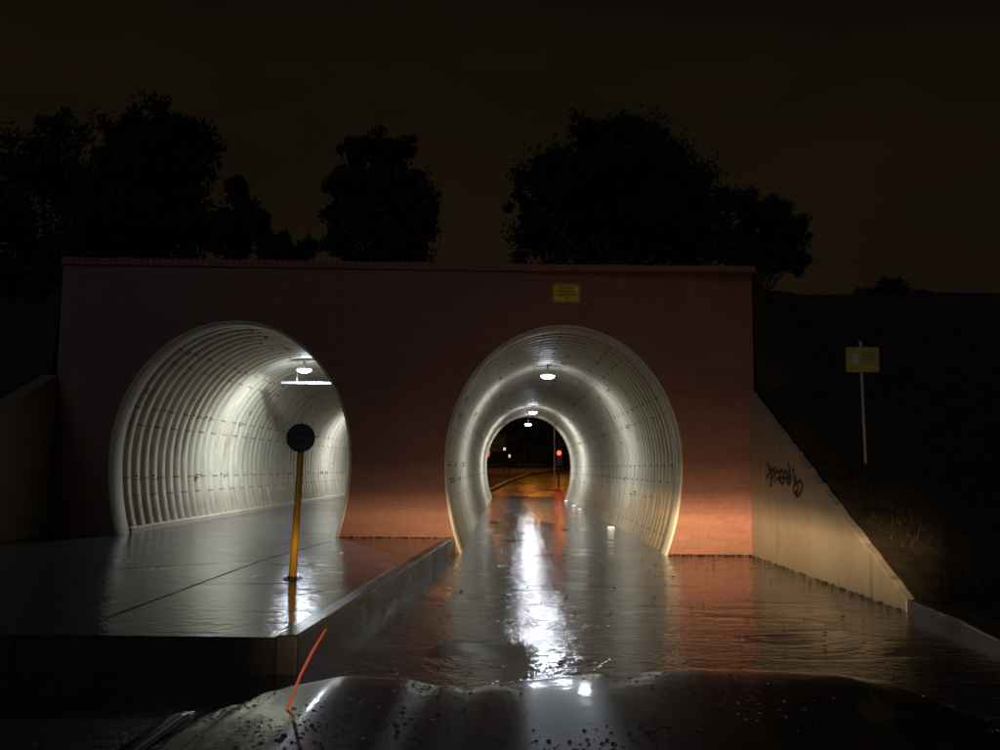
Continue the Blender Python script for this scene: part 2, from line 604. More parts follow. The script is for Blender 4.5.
hw = tag(empty('brick_headwall', (WO.x, WO.y, 0)), 'long dark red brick headwall with two oval tunnel openings and flat coping', 'wall')
o = arch_wall('wall', XL, XR, ywall, 0.38, TOP - 0.13, M_BRICK, None)
# put geometry in the parent's frame
def reparent(o, p):
    bpy.context.view_layer.update()
    o.parent = p
    o.matrix_parent_inverse = Matrix.Translation(p.location).inverted() if p.rotation_euler.z == 0 else p.matrix_world.inverted()
    return o
reparent(o, hw)
cp = MB()
x = XL - 0.02
i = 0
while x < XR:
    wd = 0.105
    x2 = min(x + wd, XR + 0.02)
    dz = random.uniform(-0.006, 0.006)
    dy = random.uniform(-0.006, 0.004)
    y = ywall(x) - 0.035 + dy
    cp.box((x + 0.004, y, TOP - 0.128), (x2 - 0.004, y + 0.45, TOP + dz))
    x = x2
cp.box((XL, ywall(0) * 0 + ywall(XL) + 0.2, TOP - 0.129), (XR, ywall(XL) + 0.35, TOP - 0.02))
o = cp.build('coping', M_BRICK)
reparent(o, hw)

hb = arch_wall('wall', XL, XR, lambda a: 43.1, 0.4, 4.9, M_BRICK, None)
hb.name = 'rear_headwall'
tag(hb, 'brick headwall at the far mouth of the two tunnels', 'wall')

# ------------------------------------------------------------------ the corrugated pipes
PITCH_C, AMP = 0.40, 0.047
def make_pipe(cx, label, floor_z, y_end=43.12):
    root = tag(empty('corrugated_tunnel', (cx, ywall(cx), floor_z)), label, 'tunnel', 'corrugated steel tunnels through the embankment')
    base = prof(cx, 150, -0.14)
    # arc length
    s = [0]
    for a, b in zip(base, base[1:]):
        s.append(s[-1] + math.hypot(b[0] - a[0], b[1] - a[1]))
    mid = s[-1] / 2
    v, uv, f = [], [], []
    t0 = 0.36
    n = len(base)
    nrm = []
    for i in range(n):
        a = base[max(0, i - 1)]
        b = base[min(n - 1, i + 1)]
        dx, dz = b[0] - a[0], b[1] - a[1]
        L = math.hypot(dx, dz)
        nrm.append((-dz / L, dx / L))      # outward
    rows = []
    t = t0
    while ywall(cx) + t < y_end:
        rows.append(t)
        t += 0.04
    for j, t in enumerate(rows):
        k = 0.5 - 0.5 * math.cos(2 * math.pi * (t - t0) / PITCH_C)
        off = 0.02 + 2 * AMP * (k ** 2.2)
        for i in range(n):
            x = base[i][0] + nrm[i][0] * off
            z = base[i][1] + nrm[i][1] * off
            v.append((x, ywall(x) * 0 + ywall(cx) + (x - cx) * math.tan(WA) * max(0, 1 - t / 20) + t, z))
            uv.append((s[i] - mid + 62.5, t + 40.2 - t0))
    for j in range(len(rows) - 1):
        for i in range(n - 1):
            f.append((j * n + i, j * n + i + 1, (j + 1) * n + i + 1, (j + 1) * n + i))
    shell_v, shell_f, shell_uv = v, f, uv
    # smooth collar at the mouth
    v, f = [], []
    for (g, t) in ((0.0, 0.40), (0.0, -0.03), (0.012, -0.04), (0.045, -0.04), (0.045, 0.003)):
        for i in range(n):
            x = base[i][0] + nrm[i][0] * g
            z = base[i][1] + nrm[i][1] * g
            v.append((x - nrm[i][0] * 0.012, ywall(x) + t, z - nrm[i][1] * 0.012))
    for j in range(4):
        for i in range(n - 1):
            f.append((j * n + i, j * n + i + 1, (j + 1) * n + i + 1, (j + 1) * n + i))
    reparent(mesh('collar', v, f, M_COLLAR, None, True), root)
    # bolts along the staggered lap seams
    bm = MB()
    def point(u, off):
        u += mid
        for i in range(n - 1):
            if s[i] <= u <= s[i + 1]:
                q = (u - s[i]) / (s[i + 1] - s[i])
                return (base[i][0] + (base[i + 1][0] - base[i][0]) * q + nrm[i][0] * off, base[i][1] + (base[i + 1][1] - base[i][1]) * q + nrm[i][1] * off, nrm[i])
        return None
    j = 0
    while t0 + j * 0.4 + ywall(cx) < y_end - 1:
        for k in range(-5, 6):
            u = k * 1.25 + (0 if (100 + j) % 2 == 0 else 0.3125)
            if random.random() < 0.7: continue
            for du in (-0.03, 0.03):
                for q in (-0.09, 0.09):
                    p = point(u + du, 0.02)
                    if not p or p[1] < floor_z + 0.1:
                        continue
                    t = t0 + j * 0.4 + q + random.uniform(-.01, .01)
                    if t < t0: continue
                    y = ywall(cx) + (p[0] - cx) * math.tan(WA) * max(0, 1 - t / 20) + t
                    c_ = Vector((p[0], y, p[1]))
                    ax = Vector((p[2][0], 0, p[2][1]))
                    tn = Vector((-ax.z, 0, ax.x))
                    r = 0.013
                    M = Matrix((( tn.x, 0, ax.x, c_.x), (tn.y, 1, ax.y, c_.y), (tn.z, 0, ax.z, c_.z), (0, 0, 0, 1)))
                    (random.random() < 0.6) and bm.box((-r, -r, -0.02), (r, r, 0.03), M)
        j += 1
    nb_ = len(shell_v)
    nf_ = len(shell_f)
    shell_v = shell_v + [tuple(q) for q in bm.v]
    shell_uv = shell_uv + [(0, 0)] * len(bm.v)
    shell_f = shell_f + [tuple(i_ + nb_ for i_ in q) for q in bm.f]
    sh = mesh('shell', shell_v, shell_f, M_STEEL, None, True, shell_uv)
    sh.data.materials.append(M_RUST)
    for q in sh.data.polygons:
        if q.index >= nf_:
            q.material_index = 1
            q.use_smooth = False
    reparent(sh, root)
    return root

tr_ = make_pipe(CXR, 'open right hand corrugated steel tunnel carrying the wet road, three lamps in a line overhead', 0)
tl_ = make_pipe(CXL, 'left hand corrugated steel tunnel with raised concrete floor and a white cross bar inside', SLABZ)
# low concrete footing along the left pipe's walls
def footing(sx):
    m = MB()
    xa = CXL + sx * 1.96
    xb = CXL + sx * 1.78
    lo, hi = min(xa, xb), max(xa, xb)
    m.box((lo, ywall(lo) + 0.42, SLABZ - 0.02), (hi, 43.0, SLABZ + 0.10))
    o = bevel(m.build('footing', M_CONC), 0.015)
    reparent(o, tl_)
footing(-1)
footing(1)

# ------------------------------------------------------------------ wing walls
def wing(x, thick, prof_yz, mat, name, label):
    n = len(prof_yz)
    # subdivide the top edge for a slightly rough line
    pl = []
    for k, (a, b) in enumerate(prof_yz):
        c_, d_ = prof_yz[(k + 1) % n]
        L = math.hypot(c_ - a, d_ - b)
        m = max(1, int(L / 0.12)) if (k == 1) else 1
        for i in range(m):
            q = i / m
            j = 0.035 * noise.noise(Vector((a * 9 + i * 0.7, b, 2))) if (k == 1 and i) else 0
            pl.append((a + (c_ - a) * q, b + (d_ - b) * q + j))
    n = len(pl)
    tri = tessellate_polygon([[Vector((a, b, 0)) for a, b in pl]])
    v = [(x, a, b) for a, b in pl] + [(x + thick, a, b) for a, b in pl]
    f = [tuple(t) for t in tri] + [tuple(i + n for i in reversed(t)) for t in tri]
    f += [(i, (i + 1) % n, (i + 1) % n + n, i + n) for i in range(n)]
    o = fixn(mesh(name, v, f, mat))
    bevel(o, 0.012)
    tag(o, label, 'wall')
    return o
yr = ywall(4.15) - 0.003
WX = 4.13
wr = wing(WX, 0.11, [(yr, -0.3), (yr, 2.80), (9.58, 0.12), (9.58, -0.3)], M_CONC, 'wing_wall', 'pale concrete wing wall with a dark graffiti tag, sloping down to the right kerb')
yl = ywall(-7.7) - 0.003
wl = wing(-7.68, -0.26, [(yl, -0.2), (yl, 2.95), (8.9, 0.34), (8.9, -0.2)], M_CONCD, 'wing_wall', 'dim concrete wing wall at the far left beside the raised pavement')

# graffiti: strokes read off the photograph, laid on the wall's face
def px_on_wall(x, y):
    d = ray(x, y)
    t = (WX - 0.003) / d.x
    return Vector((0, 0, CZ)) + d * t
strokes = [
    [(766.5, 463), (768.5, 466), (770, 470), (769, 474), (766, 478)],
    [(768, 466), (771, 473), (772, 480), (771, 486), (769.5, 482)],
    [(770, 471), (774, 470), (773, 476), (770, 479)],
    [(775, 466), (775.5, 474), (774.5, 483)],
    [(775, 474), (778, 471), (780, 474), (779.5, 484)],
    [(780, 472), (783, 471), (784, 482), (781, 483), (781, 475)],
    [(784, 481), (785, 472), (787, 472), (787, 482), (789, 473), (790, 482)],
    [(788, 462), (789.5, 468), (791, 482), (787, 483)],
    [(793, 467), (794, 476), (795, 483)],
    [(795, 476), (797.5, 484), (798, 490), (795, 493), (793.5, 488), (796, 484), (801, 481.5), (803, 486), (801, 492), (797.5, 496), (794, 492)],
    [(777, 479), (784, 478), (792, 480)],
]
gm = MB()
def ribbon(p, wdt, mb):
    p = [Vector(a) for a in p]
    # smooth
    q = []
    for i in range(len(p) - 1):
        p0, p1, p2, p3 = p[max(0, i - 1)], p[i], p[i + 1], p[min(len(p) - 1, i + 2)]
        for k in range(5):
            t = k / 5
            q.append(0.5 * ((2 * p1) + (p2 - p0) * t + (2 * p0 - 5 * p1 + 4 * p2 - p3) * t * t + (3 * p1 - p0 - 3 * p2 + p3) * t ** 3))
    q.append(p[-1])
    v = []
    for i, a in enumerate(q):
        d = (q[min(i + 1, len(q) - 1)] - q[max(0, i - 1)])
        d.x = 0
        d.normalize()
        nn = Vector((0, -d.z, d.y))
        w_ = wdt * (0.7 + 0.5 * math.sin(i * 0.9) ** 2)
        v += [a + nn * w_, a - nn * w_]
    mb.add(v, [(2 * i, 2 * i + 1, 2 * i + 3, 2 * i + 2) for i in range(len(q) - 1)])
for k, s_ in enumerate(strokes):
    n0 = len(gm.v)
    ribbon([px_on_wall(*p) for p in s_], 0.030, gm)
    for vv in gm.v[n0:]: vv.x -= 0.0006 * k
gf = gm.build('graffiti', M_SPRAY, wr)

# ------------------------------------------------------------------ tunnel lamps
def light_down(name, loc, energy, col, sx, sy):
    ld = bpy.data.lights.new(name, 'AREA')
    ld.shape = 'ELLIPSE'
    ld.size, ld.size_y = sx, sy
    ld.energy = energy
    ld.color = col
    lo = bpy.data.objects.new(name, ld)
    C.objects.link(lo)
    lo.location = loc
    return lo

def light_point(name, loc, energy, col, rad):
    ld = bpy.data.lights.new(name, 'POINT')
    ld.energy = energy
    ld.color = col
    ld.shadow_soft_size = rad
    lo = bpy.data.objects.new(name, ld)
    C.objects.link(lo)
    lo.location = loc
    return lo

def half_dome(rx, ry, rz, nu=24, nv_=8):
    v, f = [], []
    for j in range(nv_ + 1):
        ph = math.pi / 2 * j / nv_
        for i in range(nu):
            th = 2 * math.pi * i / nu
            v.append((rx * math.cos(ph) * math.cos(th), ry * math.cos(ph) * math.sin(th), -rz * math.sin(ph)))
    for j in range(nv_):
        for i in range(nu):
            f.append((j * nu + i, j * nu + (i + 1) % nu, (j + 1) * nu + (i + 1) % nu, (j + 1) * nu + i))
    return v, f

def make_lamp():
    r = empty('tunnel_lamp', (0, 0, 0))
    b = MB()
    v, f = prism([(0.17 * math.cos(a * math.pi / 12), 0.11 * math.sin(a * math.pi / 12)) for a in range(24)], 0.0, 0.05)
    b.add(v, f)
    b.box((-0.03, -0.03, 0.05), (0.03, 0.03, 0.24))
    b.build('housing', M_WHITE, r)
    v, f = half_dome(0.165, 0.115, 0.078)
    mesh('lens', v, f, M_LENS, r, True)
    return r
LW = 135
LCOL = (0.86, 0.94, 1.0)
proto = make_lamp()
spots = [(CXR - 0.02, 21.6, 3.66, 'bright oval lamp nearest the mouth on the right tunnel ceiling'),
         (CXR + 0.0, 35.8, 3.66, 'middle of the three lit lamps on the right tunnel ceiling'),
         (CXR - 0.05, 42.6, 3.50, 'small lit lamp at the far mouth of the right tunnel'),
         (CXL - 0.08, 20.75, 3.67, 'bright oval lamp above the cross bar in the left tunnel'),
         (CXL, 33.0, 3.66, 'lamp deep inside the left tunnel, hidden behind the brick pier')]
def copy_tree(o, parent=None):
    c = o.copy()
    C.objects.link(c)
    c.parent = parent
    for ch in o.children:
        copy_tree(ch, c)
    return c
for i, (x, y, z, lb) in enumerate(spots):
    o = proto if i == 0 else copy_tree(proto)
    o.location = (x, y, z)
    o.scale = (1, 1, 1)
    tag(o, lb, 'lamp', 'oval lamps along the tunnel ceilings')
    lp = light_down('lamp_glow', (0, 0, -0.09), LW * (1.0, 1.0, 0.6, 0.8, 0.8)[i], LCOL, 0.34, 0.24)
    lp.parent = o
    lp = light_point('lamp_spill', (0, 0, -0.2), 8 if i != 2 else 3, LCOL, 0.06)
    lp.parent = o

# white cross bar on short hangers in the left tunnel
xb = empty('cross_bar', (CXL, 21.5, 3.43))
b = MB()
hwid = 1.06
b.box((-0.80, -0.03, -0.03), (hwid, 0.03, 0.03))
bevel(b.build('bar', M_GREYP, xb), 0.006)
for sx in (-0.42, 0.45):
    b = MB()
    b.box((sx - 0.015, -0.012, 0.036), (sx + 0.015, 0.012, 0.36))
    b.build('hanger', M_GREYP, xb)
tag(xb, 'white steel cross bar hung under the ceiling inside the left tunnel', 'bar')

# small white studs along the feet of the road tunnel
stud_px = [(472.5, 522), (485.5, 498.5), (478, 512.5), (611, 527.5), (579.5, 509), (574, 505.5), (566, 500.5)]
stud_lb = ['small white stud low on the left side of the road tunnel, nearest the mouth',
           'tiny white stud at the far left foot of the road tunnel',
           'faint middle stud along the left foot of the road tunnel',
           'bright white stud on the right edge of the road inside the tunnel',
           'second white stud along the right edge of the road in the tunnel',
           'third white stud along the right edge of the road in the tunnel',
           'tiny white stud at the far right foot of the road tunnel']
sp_ = None
for i, (p, lb) in enumerate(zip(stud_px, stud_lb)):
    d = ray(*p)
    t = (0.03 - CZ) / d.z
    q = Vector((0, 0, CZ)) + d * t
    if sp_ is None:
        sp_ = tag(empty('road_stud', (0, 0, 0)), lb, 'road stud')
        b = MB()
        b.add([(-.09, -.06, 0), (.09, -.06, 0), (.09, .06, 0), (-.09, .06, 0), (-.07, -.03, .05), (.07, -.03, .05), (.07, .03, .05), (-.07, .03, .05)],
              [(3, 2, 1, 0), (4, 5, 6, 7), (0, 1, 5, 4), (1, 2, 6, 5), (2, 3, 7, 6), (3, 0, 4, 7)])
        b.build('body', M_WHITE, sp_)
        b = MB()
        b.box((-.055, -.052, .010), (.055, -.044, .034))
        b.build('reflector', m_emit('stud_retro_glow', (1, 0.93, 0.8), 1.2), sp_)  # glow put into the reflector in place of headlight thrown back
        o = sp_
    else:
        o = copy_tree(sp_)
    o.location = (q.x, q.y, 0.008)
    tag(o, lb, 'road stud', 'studs along the road edges in the tunnel')

# ------------------------------------------------------------------ signs
def text_mesh(body, size, mat, parent, loc, name='lettering', spacing=1.0):
    cu = bpy.data.curves.new(name, 'FONT')
    cu.body = body
    cu.size = size
    cu.align_x = 'CENTER'
    cu.align_y = 'CENTER'
    cu.extrude = 0.0015
    cu.offset = 0.0012
    cu.space_character = spacing
    to = bpy.data.objects.new(name, cu)
    C.objects.link(to)
    dg = bpy.context.evaluated_depsgraph_get()
    me = bpy.data.meshes.new_from_object(to.evaluated_get(dg))
    bpy.data.objects.remove(to)
    me.materials.clear()
    me.materials.append(mat)
    o = bpy.data.objects.new(name, me)
    C.objects.link(o)
    o.parent = parent
    o.location = loc
    o.rotation_euler = (R(90), 0, 0)
    return o

# clearance sign on the brick above the right arch
c0 = at(566.5, 293.5, ywall(1.0))
sg = empty('clearance_sign', (c0.x, ywall(c0.x) - 0.02, c0.z), WA)
W2, H2 = 0.235, 0.162
b = MB(); b.box((-W2, -0.004, -H2), (W2, 0.012, H2)); bevel(b.build('panel', M_YSIGN, sg), 0.004)
b = MB()
bw = 0.009
for (x0, z0, x1, z1) in ((-W2 + .02, H2 - .02 - bw, W2 - .02, H2 - .02), (-W2 + .02, -H2 + .02, W2 - .02, -H2 + .02 + bw), (-W2 + .02, -H2 + .02 + bw, -W2 + .02 + bw, H2 - .02 - bw), (W2 - .02 - bw, -H2 + .02 + bw, W2 - .02, H2 - .02 - bw)):
    b.box((x0, -0.0065, z0), (x1, -0.003, z1))
b.build('border', M_BLACK, sg)
for k, (tx, sz) in enumerate((('CAUTION', .062), ('VERTICAL', .062), ('CLEARANCE', .062), ('3.2', .062))):
    text_mesh(tx, sz, M_BLACK, sg, (0, -0.006, 0.088 - k * 0.058))
tag(sg, 'small yellow caution clearance sign bolted on the brick above the right arch', 'sign')

# yellow board on a thin post on the bank
pb = at(865.5, 459, 12.8)
pbz = bank(pb.x, 12.8)
s2 = empty('board_sign', (pb.x, 12.8, pbz - 0.05))
tp = at(864, 341, 12.8)
bc = at(864, 360, 12.8)
hh = tp.z - pbz + 0.05
b = MB(); b.tube([(0, 0, 0), (-0.012, 0, hh * 0.5), (-0.02, 0, hh)], 0.022, 10); b.build('post', M_GALV, s2)
bz = bc.z - pbz + 0.05
b = MB(); b.box((-0.245, -0.042, bz - 0.18), (0.225, -0.028, bz + 0.18)); bevel(b.build('board', M_OSIGN, s2), 0.004)
v, f = [], []
for k in range(20):
    a = 2 * math.pi * k / 20
    v.append((-0.11 + 0.055 * math.cos(a), -0.045, bz + 0.02 + 0.065 * math.sin(a) - (0.01 if math.sin(a) < 0 else 0)))
mesh('emblem', v, [tuple(range(20))], simple('pale_emblem', (0.62, 0.6, 0.42), 0.5), s2)
b = MB()
for k, (xa, xb_) in enumerate(((-0.02, 0.17), (-0.02, 0.14), (0.0, 0.16), (-0.02, 0.10))):
    z = bz + 0.10 - k * 0.045
    x = xa
    while x < xb_:
        l_ = random.uniform(0.015, 0.04)
        b.box((x, -0.0455, z - 0.008), (min(x + l_, xb_), -0.042, z + 0.008))
        x += l_ + 0.012
b.build('print', simple('faded_print', (0.17, 0.15, 0.06), 0.6), s2)
tag(s2, 'faded yellow board sign with pale emblem on a thin grey post on the bank', 'sign')

# round plate on the yellow post
pY = 9.33
d = ray(292.5, 579)
t = (SLABZ - CZ) / d.z
pbase = Vector((0, 0, CZ)) + d * t
pY = pbase.y
ptop = at(302, 438, pY)
rs = empty('round_sign', (pbase.x, pbase.y, SLABZ))
tx_, tz_ = ptop.x - pbase.x, ptop.z - SLABZ
b = MB(); b.tube([(0, 0, -0.0), (tx_ * 0.5, 0, tz_ * 0.5), (tx_ * 1.0, 0, tz_ + 0.02)], [0.040, 0.037, 0.034], 16)
b.build('pole', M_YPOLE, rs, True)
b = MB(); b.tube([(0, 0, 0.0), (0.002, 0, 0.03)], 0.055, 16); b.build('pole_base', M_DARK, rs, True)
b = MB(); b.box((-0.085, -0.085, 0.001), (0.085, 0.085, 0.011))
for bx_ in (-.06, .06):
    for by_ in (-.06, .06): b.tube([(bx_, by_, 0.0105), (bx_, by_, 0.026)], 0.011, 6)
b.build('base_plate', M_DARK, rs)
def disc(name, r, y0, y1, mat, n=40):
    v = [(tx_ + r * math.cos(2 * math.pi * k / n), y0, tz_ + r * math.sin(2 * math.pi * k / n)) for k in range(n)]
    v += [(a, y1, c_) for a, _, c_ in v]
    f = [tuple(range(n)), tuple(range(2 * n - 1, n - 1, -1))] + [(k, (k + 1) % n, (k + 1) % n + n, k + n) for k in range(n)]
    return fixn(mesh(name, v, f, mat, rs))
disc('plate', 0.150, -0.052, -0.042, M_DISC)
# rolled rim
b = MB()
n = 40
b2 = [(tx_ + 0.146 * math.cos(2 * math.pi * k / n), -0.055, tz_ + 0.146 * math.sin(2 * math.pi * k / n)) for k in range(n + 1)]
b.tube(b2, 0.007, 8); b.build('rim', M_DARK, rs, True)
b = MB()
b.box((tx_ - 0.10, -0.058, tz_ + 0.03), (tx_ + 0.10, -0.0525, tz_ + 0.055))
b.box((tx_ - 0.10, -0.058, tz_ - 0.055), (tx_ + 0.10, -0.0525, tz_ - 0.03))
b.build('bracket', M_DARK, rs)
tag(rs, 'dark round plate on a slightly leaning yellow post standing on the wet pavement', 'sign')

# ------------------------------------------------------------------ the car whose bonnet we look over
CX0 = 0.20
car = tag(empty('car_front', (CX0, 1.6, 0)), 'rain-beaded dark car bonnet in the foreground facing the tunnels', 'car')
def bonnet_edge(x):           # height of the front lip, from the outline
    # x in px-like metres across (world x)
    k = [(-0.80, .845), (-0.66, .885), (-0.585, .912), (-0.52, .925), (-0.40, .938), (-0.27, .936), (-0.17, .918), (-0.09, .917), (0.05, .934), (0.25, .952), (0.50, .966), (0.66, .966), (0.80, .960), (0.92, .953), (0.98, .935), (1.05, .88), (1.2, .78)]
    for (a, b_), (c_, d_) in zip(k, k[1:]):
        if a <= x <= c_:
            q = (x - a) / (c_ - a)
            q = q * q * (3 - 2 * q)
            return b_ + (d_ - b_) * q
    return k[0][1] if x < k[0][0] else k[-1][1]
def yfront(x):
    u = (x - CX0) / 0.95
    return 2.34 - 0.12 * abs(u) ** 4
xs = lin(-0.74, 1.14, 110)
vs = []
rowsn = 70
def bon(x, q):
    # q 0 back .. 1 lip, >1 nose roll-down
    yb = 0.72
    yf = yfront(x)
    if q <= 1:
        y = yb + (yf - yb) * q
        z = bonnet_edge(x) + 0.035 * (1 - q) - 0.018 * q ** 8
        # two raised creases running back
        for cxx, w_ in ((-0.40, 0.10), (0.80, 0.10)):
            z += 0.010 * math.exp(-((x - cxx) / w_) ** 2) * (1 - q * 0.4)
        return (x, y, z)
    a = (q - 1) * math.pi / 2 / 0.25
    return (x, yf + 0.05 * math.sin(a), bonnet_edge(x) - 0.018 - 0.05 * (1 - math.cos(a)))
qs = lin(0, 1, 60) + lin(1.03, 1.25, 8)
vs = [bon(x, q) for q in qs for x in xs]
nx = len(xs)
fs = [(j * nx + i, j * nx + i + 1, (j + 1) * nx + i + 1, (j + 1) * nx + i) for j in range(len(qs) - 1) for i in range(nx - 1)]
bo = mesh('bonnet', vs, fs, M_BONNET, None, True)
reparent(bo, car)
# wings
for sgn, xe in ((-1, -0.745), (1, 1.145)):
    v = []
    ylist = lin(0.72, yfront(xe) - 0.0, 40)
    n = 12
    for y in ylist:
        z0 = bonnet_edge(xe) + 0.03 * (1 - (y - 0.72) / 1.5) - 0.008
        for k in range(n + 1):
            a = k / n
            if a < 0.5:
                th = a / 0.5 * math.pi / 2
                x = xe + sgn * (0.002 + 0.10 * math.sin(th))
                z = z0 - 0.06 * (1 - math.cos(th))
            else:
                b_ = (a - 0.5) / 0.5
                x = xe + sgn * (0.102 + 0.015 * math.sin(b_ * math.pi))
                z = (z0 - 0.06) + (0.22 - (z0 - 0.06)) * b_
                wy, wz, wr_ = 1.62, 0.33, 0.37
                if abs(y - wy) < wr_:
                    z = max(z, wz + math.sqrt(wr_ ** 2 - (y - wy) ** 2))
            v.append((x, y, z))
    f = [(j * (n + 1) + i, j * (n + 1) + i + 1, (j + 1) * (n + 1) + i + 1, (j + 1) * (n + 1) + i) for j in range(len(ylist) - 1) for i in range(n)]
    o = mesh('wing', v, f, M_BONNET, None, True)
    sm = o.modifiers.new('solid', 'SOLIDIFY'); sm.thickness = 0.012
    reparent(o, car)
# bumper / nose
v = []
xs2 = lin(-0.86, 1.26, 40)
zs = [0.80, 0.70, 0.62, 0.52, 0.44, 0.34, 0.24, 0.20]
oy = [0.02, 0.07, 0.09, 0.09, 0.13, 0.14, 0.11, 0.04]
for z, o_ in zip(zs, oy):
    for x in xs2:
        u = (x - CX0) / 1.06
        zz = z if z > 0.79 and False else min(z, bonnet_edge(x) - 0.07)
        v.append((x, yfront(x) + o_ - 0.10 * abs(u) ** 6, zz))
n = len(xs2)
f = [(j * n + i, j * n + i + 1, (j + 1) * n + i + 1, (j + 1) * n + i) for j in range(len(zs) - 1) for i in range(n - 1)]
o = mesh('bumper', v, f, M_BONNET, None, True)
reparent(o, car)
b = MB()
for k in range(5):
    z = 0.60 + k * 0.035
    b.box((CX0 - 0.42, 2.34 + 0.095, z), (CX0 + 0.42, 2.34 + 0.115, z + 0.014))
reparent(b.build('grille', M_DARK), car)
HL = []
for sgn in (-1, 1):
    hx = CX0 + sgn * 0.68
    hy = yfront(hx) + 0.085
    v, f = half_dome(0.14, 0.085, 0.035, 24, 6)
    vv = [(hx + a, hy - c_ , 0.68 + b_) for a, b_, c_ in v]
    o = mesh('headlight', vv, f, M_GLASS, None, True)
    reparent(o, car)
    HL.append((hx, hy + 0.07, 0.66))
for sgn, xe in ((-1, -0.84), (1, 1.24)):
    w_ = MB()
    # tyre + rim
    n = 32
    prof_ = [(-0.10, 0.22), (-0.10, 0.29), (-0.08, 0.325), (0.08, 0.325), (0.10, 0.29), (0.10, 0.22)]
    v = []
    for k in range(n):
        a = 2 * math.pi * k / n
        for px_, r_ in prof_:
            v.append((xe - sgn * 0.11 + px_, 1.62 + r_ * math.cos(a), 0.33 + r_ * math.sin(a)))
    m = len(prof_)
    f = [(k * m + i, k * m + (i + 1) % m, ((k + 1) % n) * m + (i + 1) % m, ((k + 1) % n) * m + i) for k in range(n) for i in range(m)]
    ty = mesh('wheel', v, f, M_RUB, None, True)
    reparent(ty, car)
    w_.tube([(xe - sgn * 0.2, 1.62, 0.33), (xe - sgn * 0.03, 1.62, 0.33)], 0.225, 24)
    rim = w_.build('rim', M_GALV)
    rim.parent = ty
# glowing rod added over the left wing, stands in for an orange light streak
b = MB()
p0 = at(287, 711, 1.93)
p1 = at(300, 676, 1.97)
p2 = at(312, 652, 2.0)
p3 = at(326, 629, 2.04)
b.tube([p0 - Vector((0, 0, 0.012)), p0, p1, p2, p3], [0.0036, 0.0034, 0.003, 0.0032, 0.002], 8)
reparent(b.build('streak_rod', M_STREAK, None, True), car)

# rain beads on the bonnet
ico = bmesh.new()
bmesh.ops.create_icosphere(ico, subdivisions=2, radius=1)
iv = [v_.co.copy() for v_ in ico.verts]
iff = [tuple(x.index for x in q.verts) for q in ico.faces]
ico.free()
bd = MB()
rnd = random.Random(3)
cnt = 0
allv, allf = [], []
while cnt < 3200:
    x = rnd.uniform(-0.72, 1.1)
    q = rnd.uniform(0.38, 1.0)
    if noise.noise(Vector((x * 3.0, q * 5, 1))) < rnd.uniform(-0.35, 0.25): continue
    if x > 0.35 and rnd.random() < min(0.92, (x - 0.35) * 3): continue
    p = bon(x, q)
    r = 0.0014 + 0.0042 * rnd.random() ** 4
    k = rnd.uniform(0.8, 1.3)
    base_i = len(allv)
    for a in iv:
        allv.append((p[0] + a.x * r * k, p[1] + a.y * r, p[2] + a.z * r * 0.55))
    allf += [(a + base_i, b_ + base_i, c_ + base_i) for a, b_, c_ in iff]
    cnt += 1
rb = mesh('rain_drops', allv, allf, M_BEAD, None, True)
tag(rb, 'rain drops beaded over the dark car bonnet', 'rain drops', kind='stuff')

# headlights of this car: dipped beam with a soft cut-off
def headlight(loc, energy):
    ld = bpy.data.lights.new('headlight_beam', 'SPOT')
    ld.energy = energy
    ld.color = (1.0, 0.67, 0.36)
    ld.spot_size = R(100)
    ld.spot_blend = 0.3
    ld.shadow_soft_size = 0.05
    ld.use_nodes = True
    t = ld.node_tree
    em = [n_ for n_ in t.nodes if n_.type == 'EMISSION'][0]
    tc_ = t.nodes.new('ShaderNodeTexCoord')
    s_ = t.nodes.new('ShaderNodeSeparateXYZ')
    t.links.new(tc_.outputs['Normal'], s_.inputs[0])
    def mt(op, a, b_=0.0):
        n_ = t.nodes.new('ShaderNodeMath'); n_.operation = op
        for i_, v_ in ((0, a), (1, b_)):
            if hasattr(v_, 'links'): t.links.new(v_, n_.inputs[i_])
            else: n_.inputs[i_].default_value = v_
        return n_.outputs[0]
    nz = mt('ABSOLUTE', s_.outputs['Z'])
    el = mt('DIVIDE', s_.outputs['Y'], nz)
    az = mt('DIVIDE', s_.outputs['X'], nz)
    vr = t.nodes.new('ShaderNodeValToRGB')
    t.links.new(mt('ADD', mt('MULTIPLY', el, 1.0), 0.5), vr.inputs[0])
    st = [(0.0, .03), (0.30, .10), (0.42, .35), (0.475, .9), (0.497, 1.0), (0.508, 0.62), (0.53, 0.17), (0.57, 0.045), (0.66, 0.012), (1.0, 0.0)]
    E_ = vr.color_ramp.elements
    while len(E_) < len(st): E_.new(0.5)
    for e_, (p_, c_) in zip(E_, st):
        e_.position = p_; e_.color = (c_, c_, c_, 1)
    ar = t.nodes.new('ShaderNodeValToRGB')
    t.links.new(mt('ADD', az, 0.5), ar.inputs[0])
    st = [(0.0, .0), (0.08, .01), (0.18, .12), (0.26, .30), (0.38, .5), (0.5, 0.8), (0.60, 1.0), (0.74, .85), (0.86, .45), (0.93, .03), (1.0, .0)]
    E_ = ar.color_ramp.elements
    while len(E_) < len(st): E_.new(0.5)
    for e_, (p_, c_) in zip(E_, st):
        e_.position = p_; e_.color = (c_, c_, c_, 1)
    t.links.new(mt('MULTIPLY', vr.outputs[0], ar.outputs[0]), em.inputs['Strength'])
    lo = bpy.data.objects.new('headlight_beam', ld)
    C.objects.link(lo)
    lo.location = loc
    lo.rotation_euler = (R(90), 0, R(-4))
    reparent(lo, car)
for h in HL:
    headlight(h, 9800)

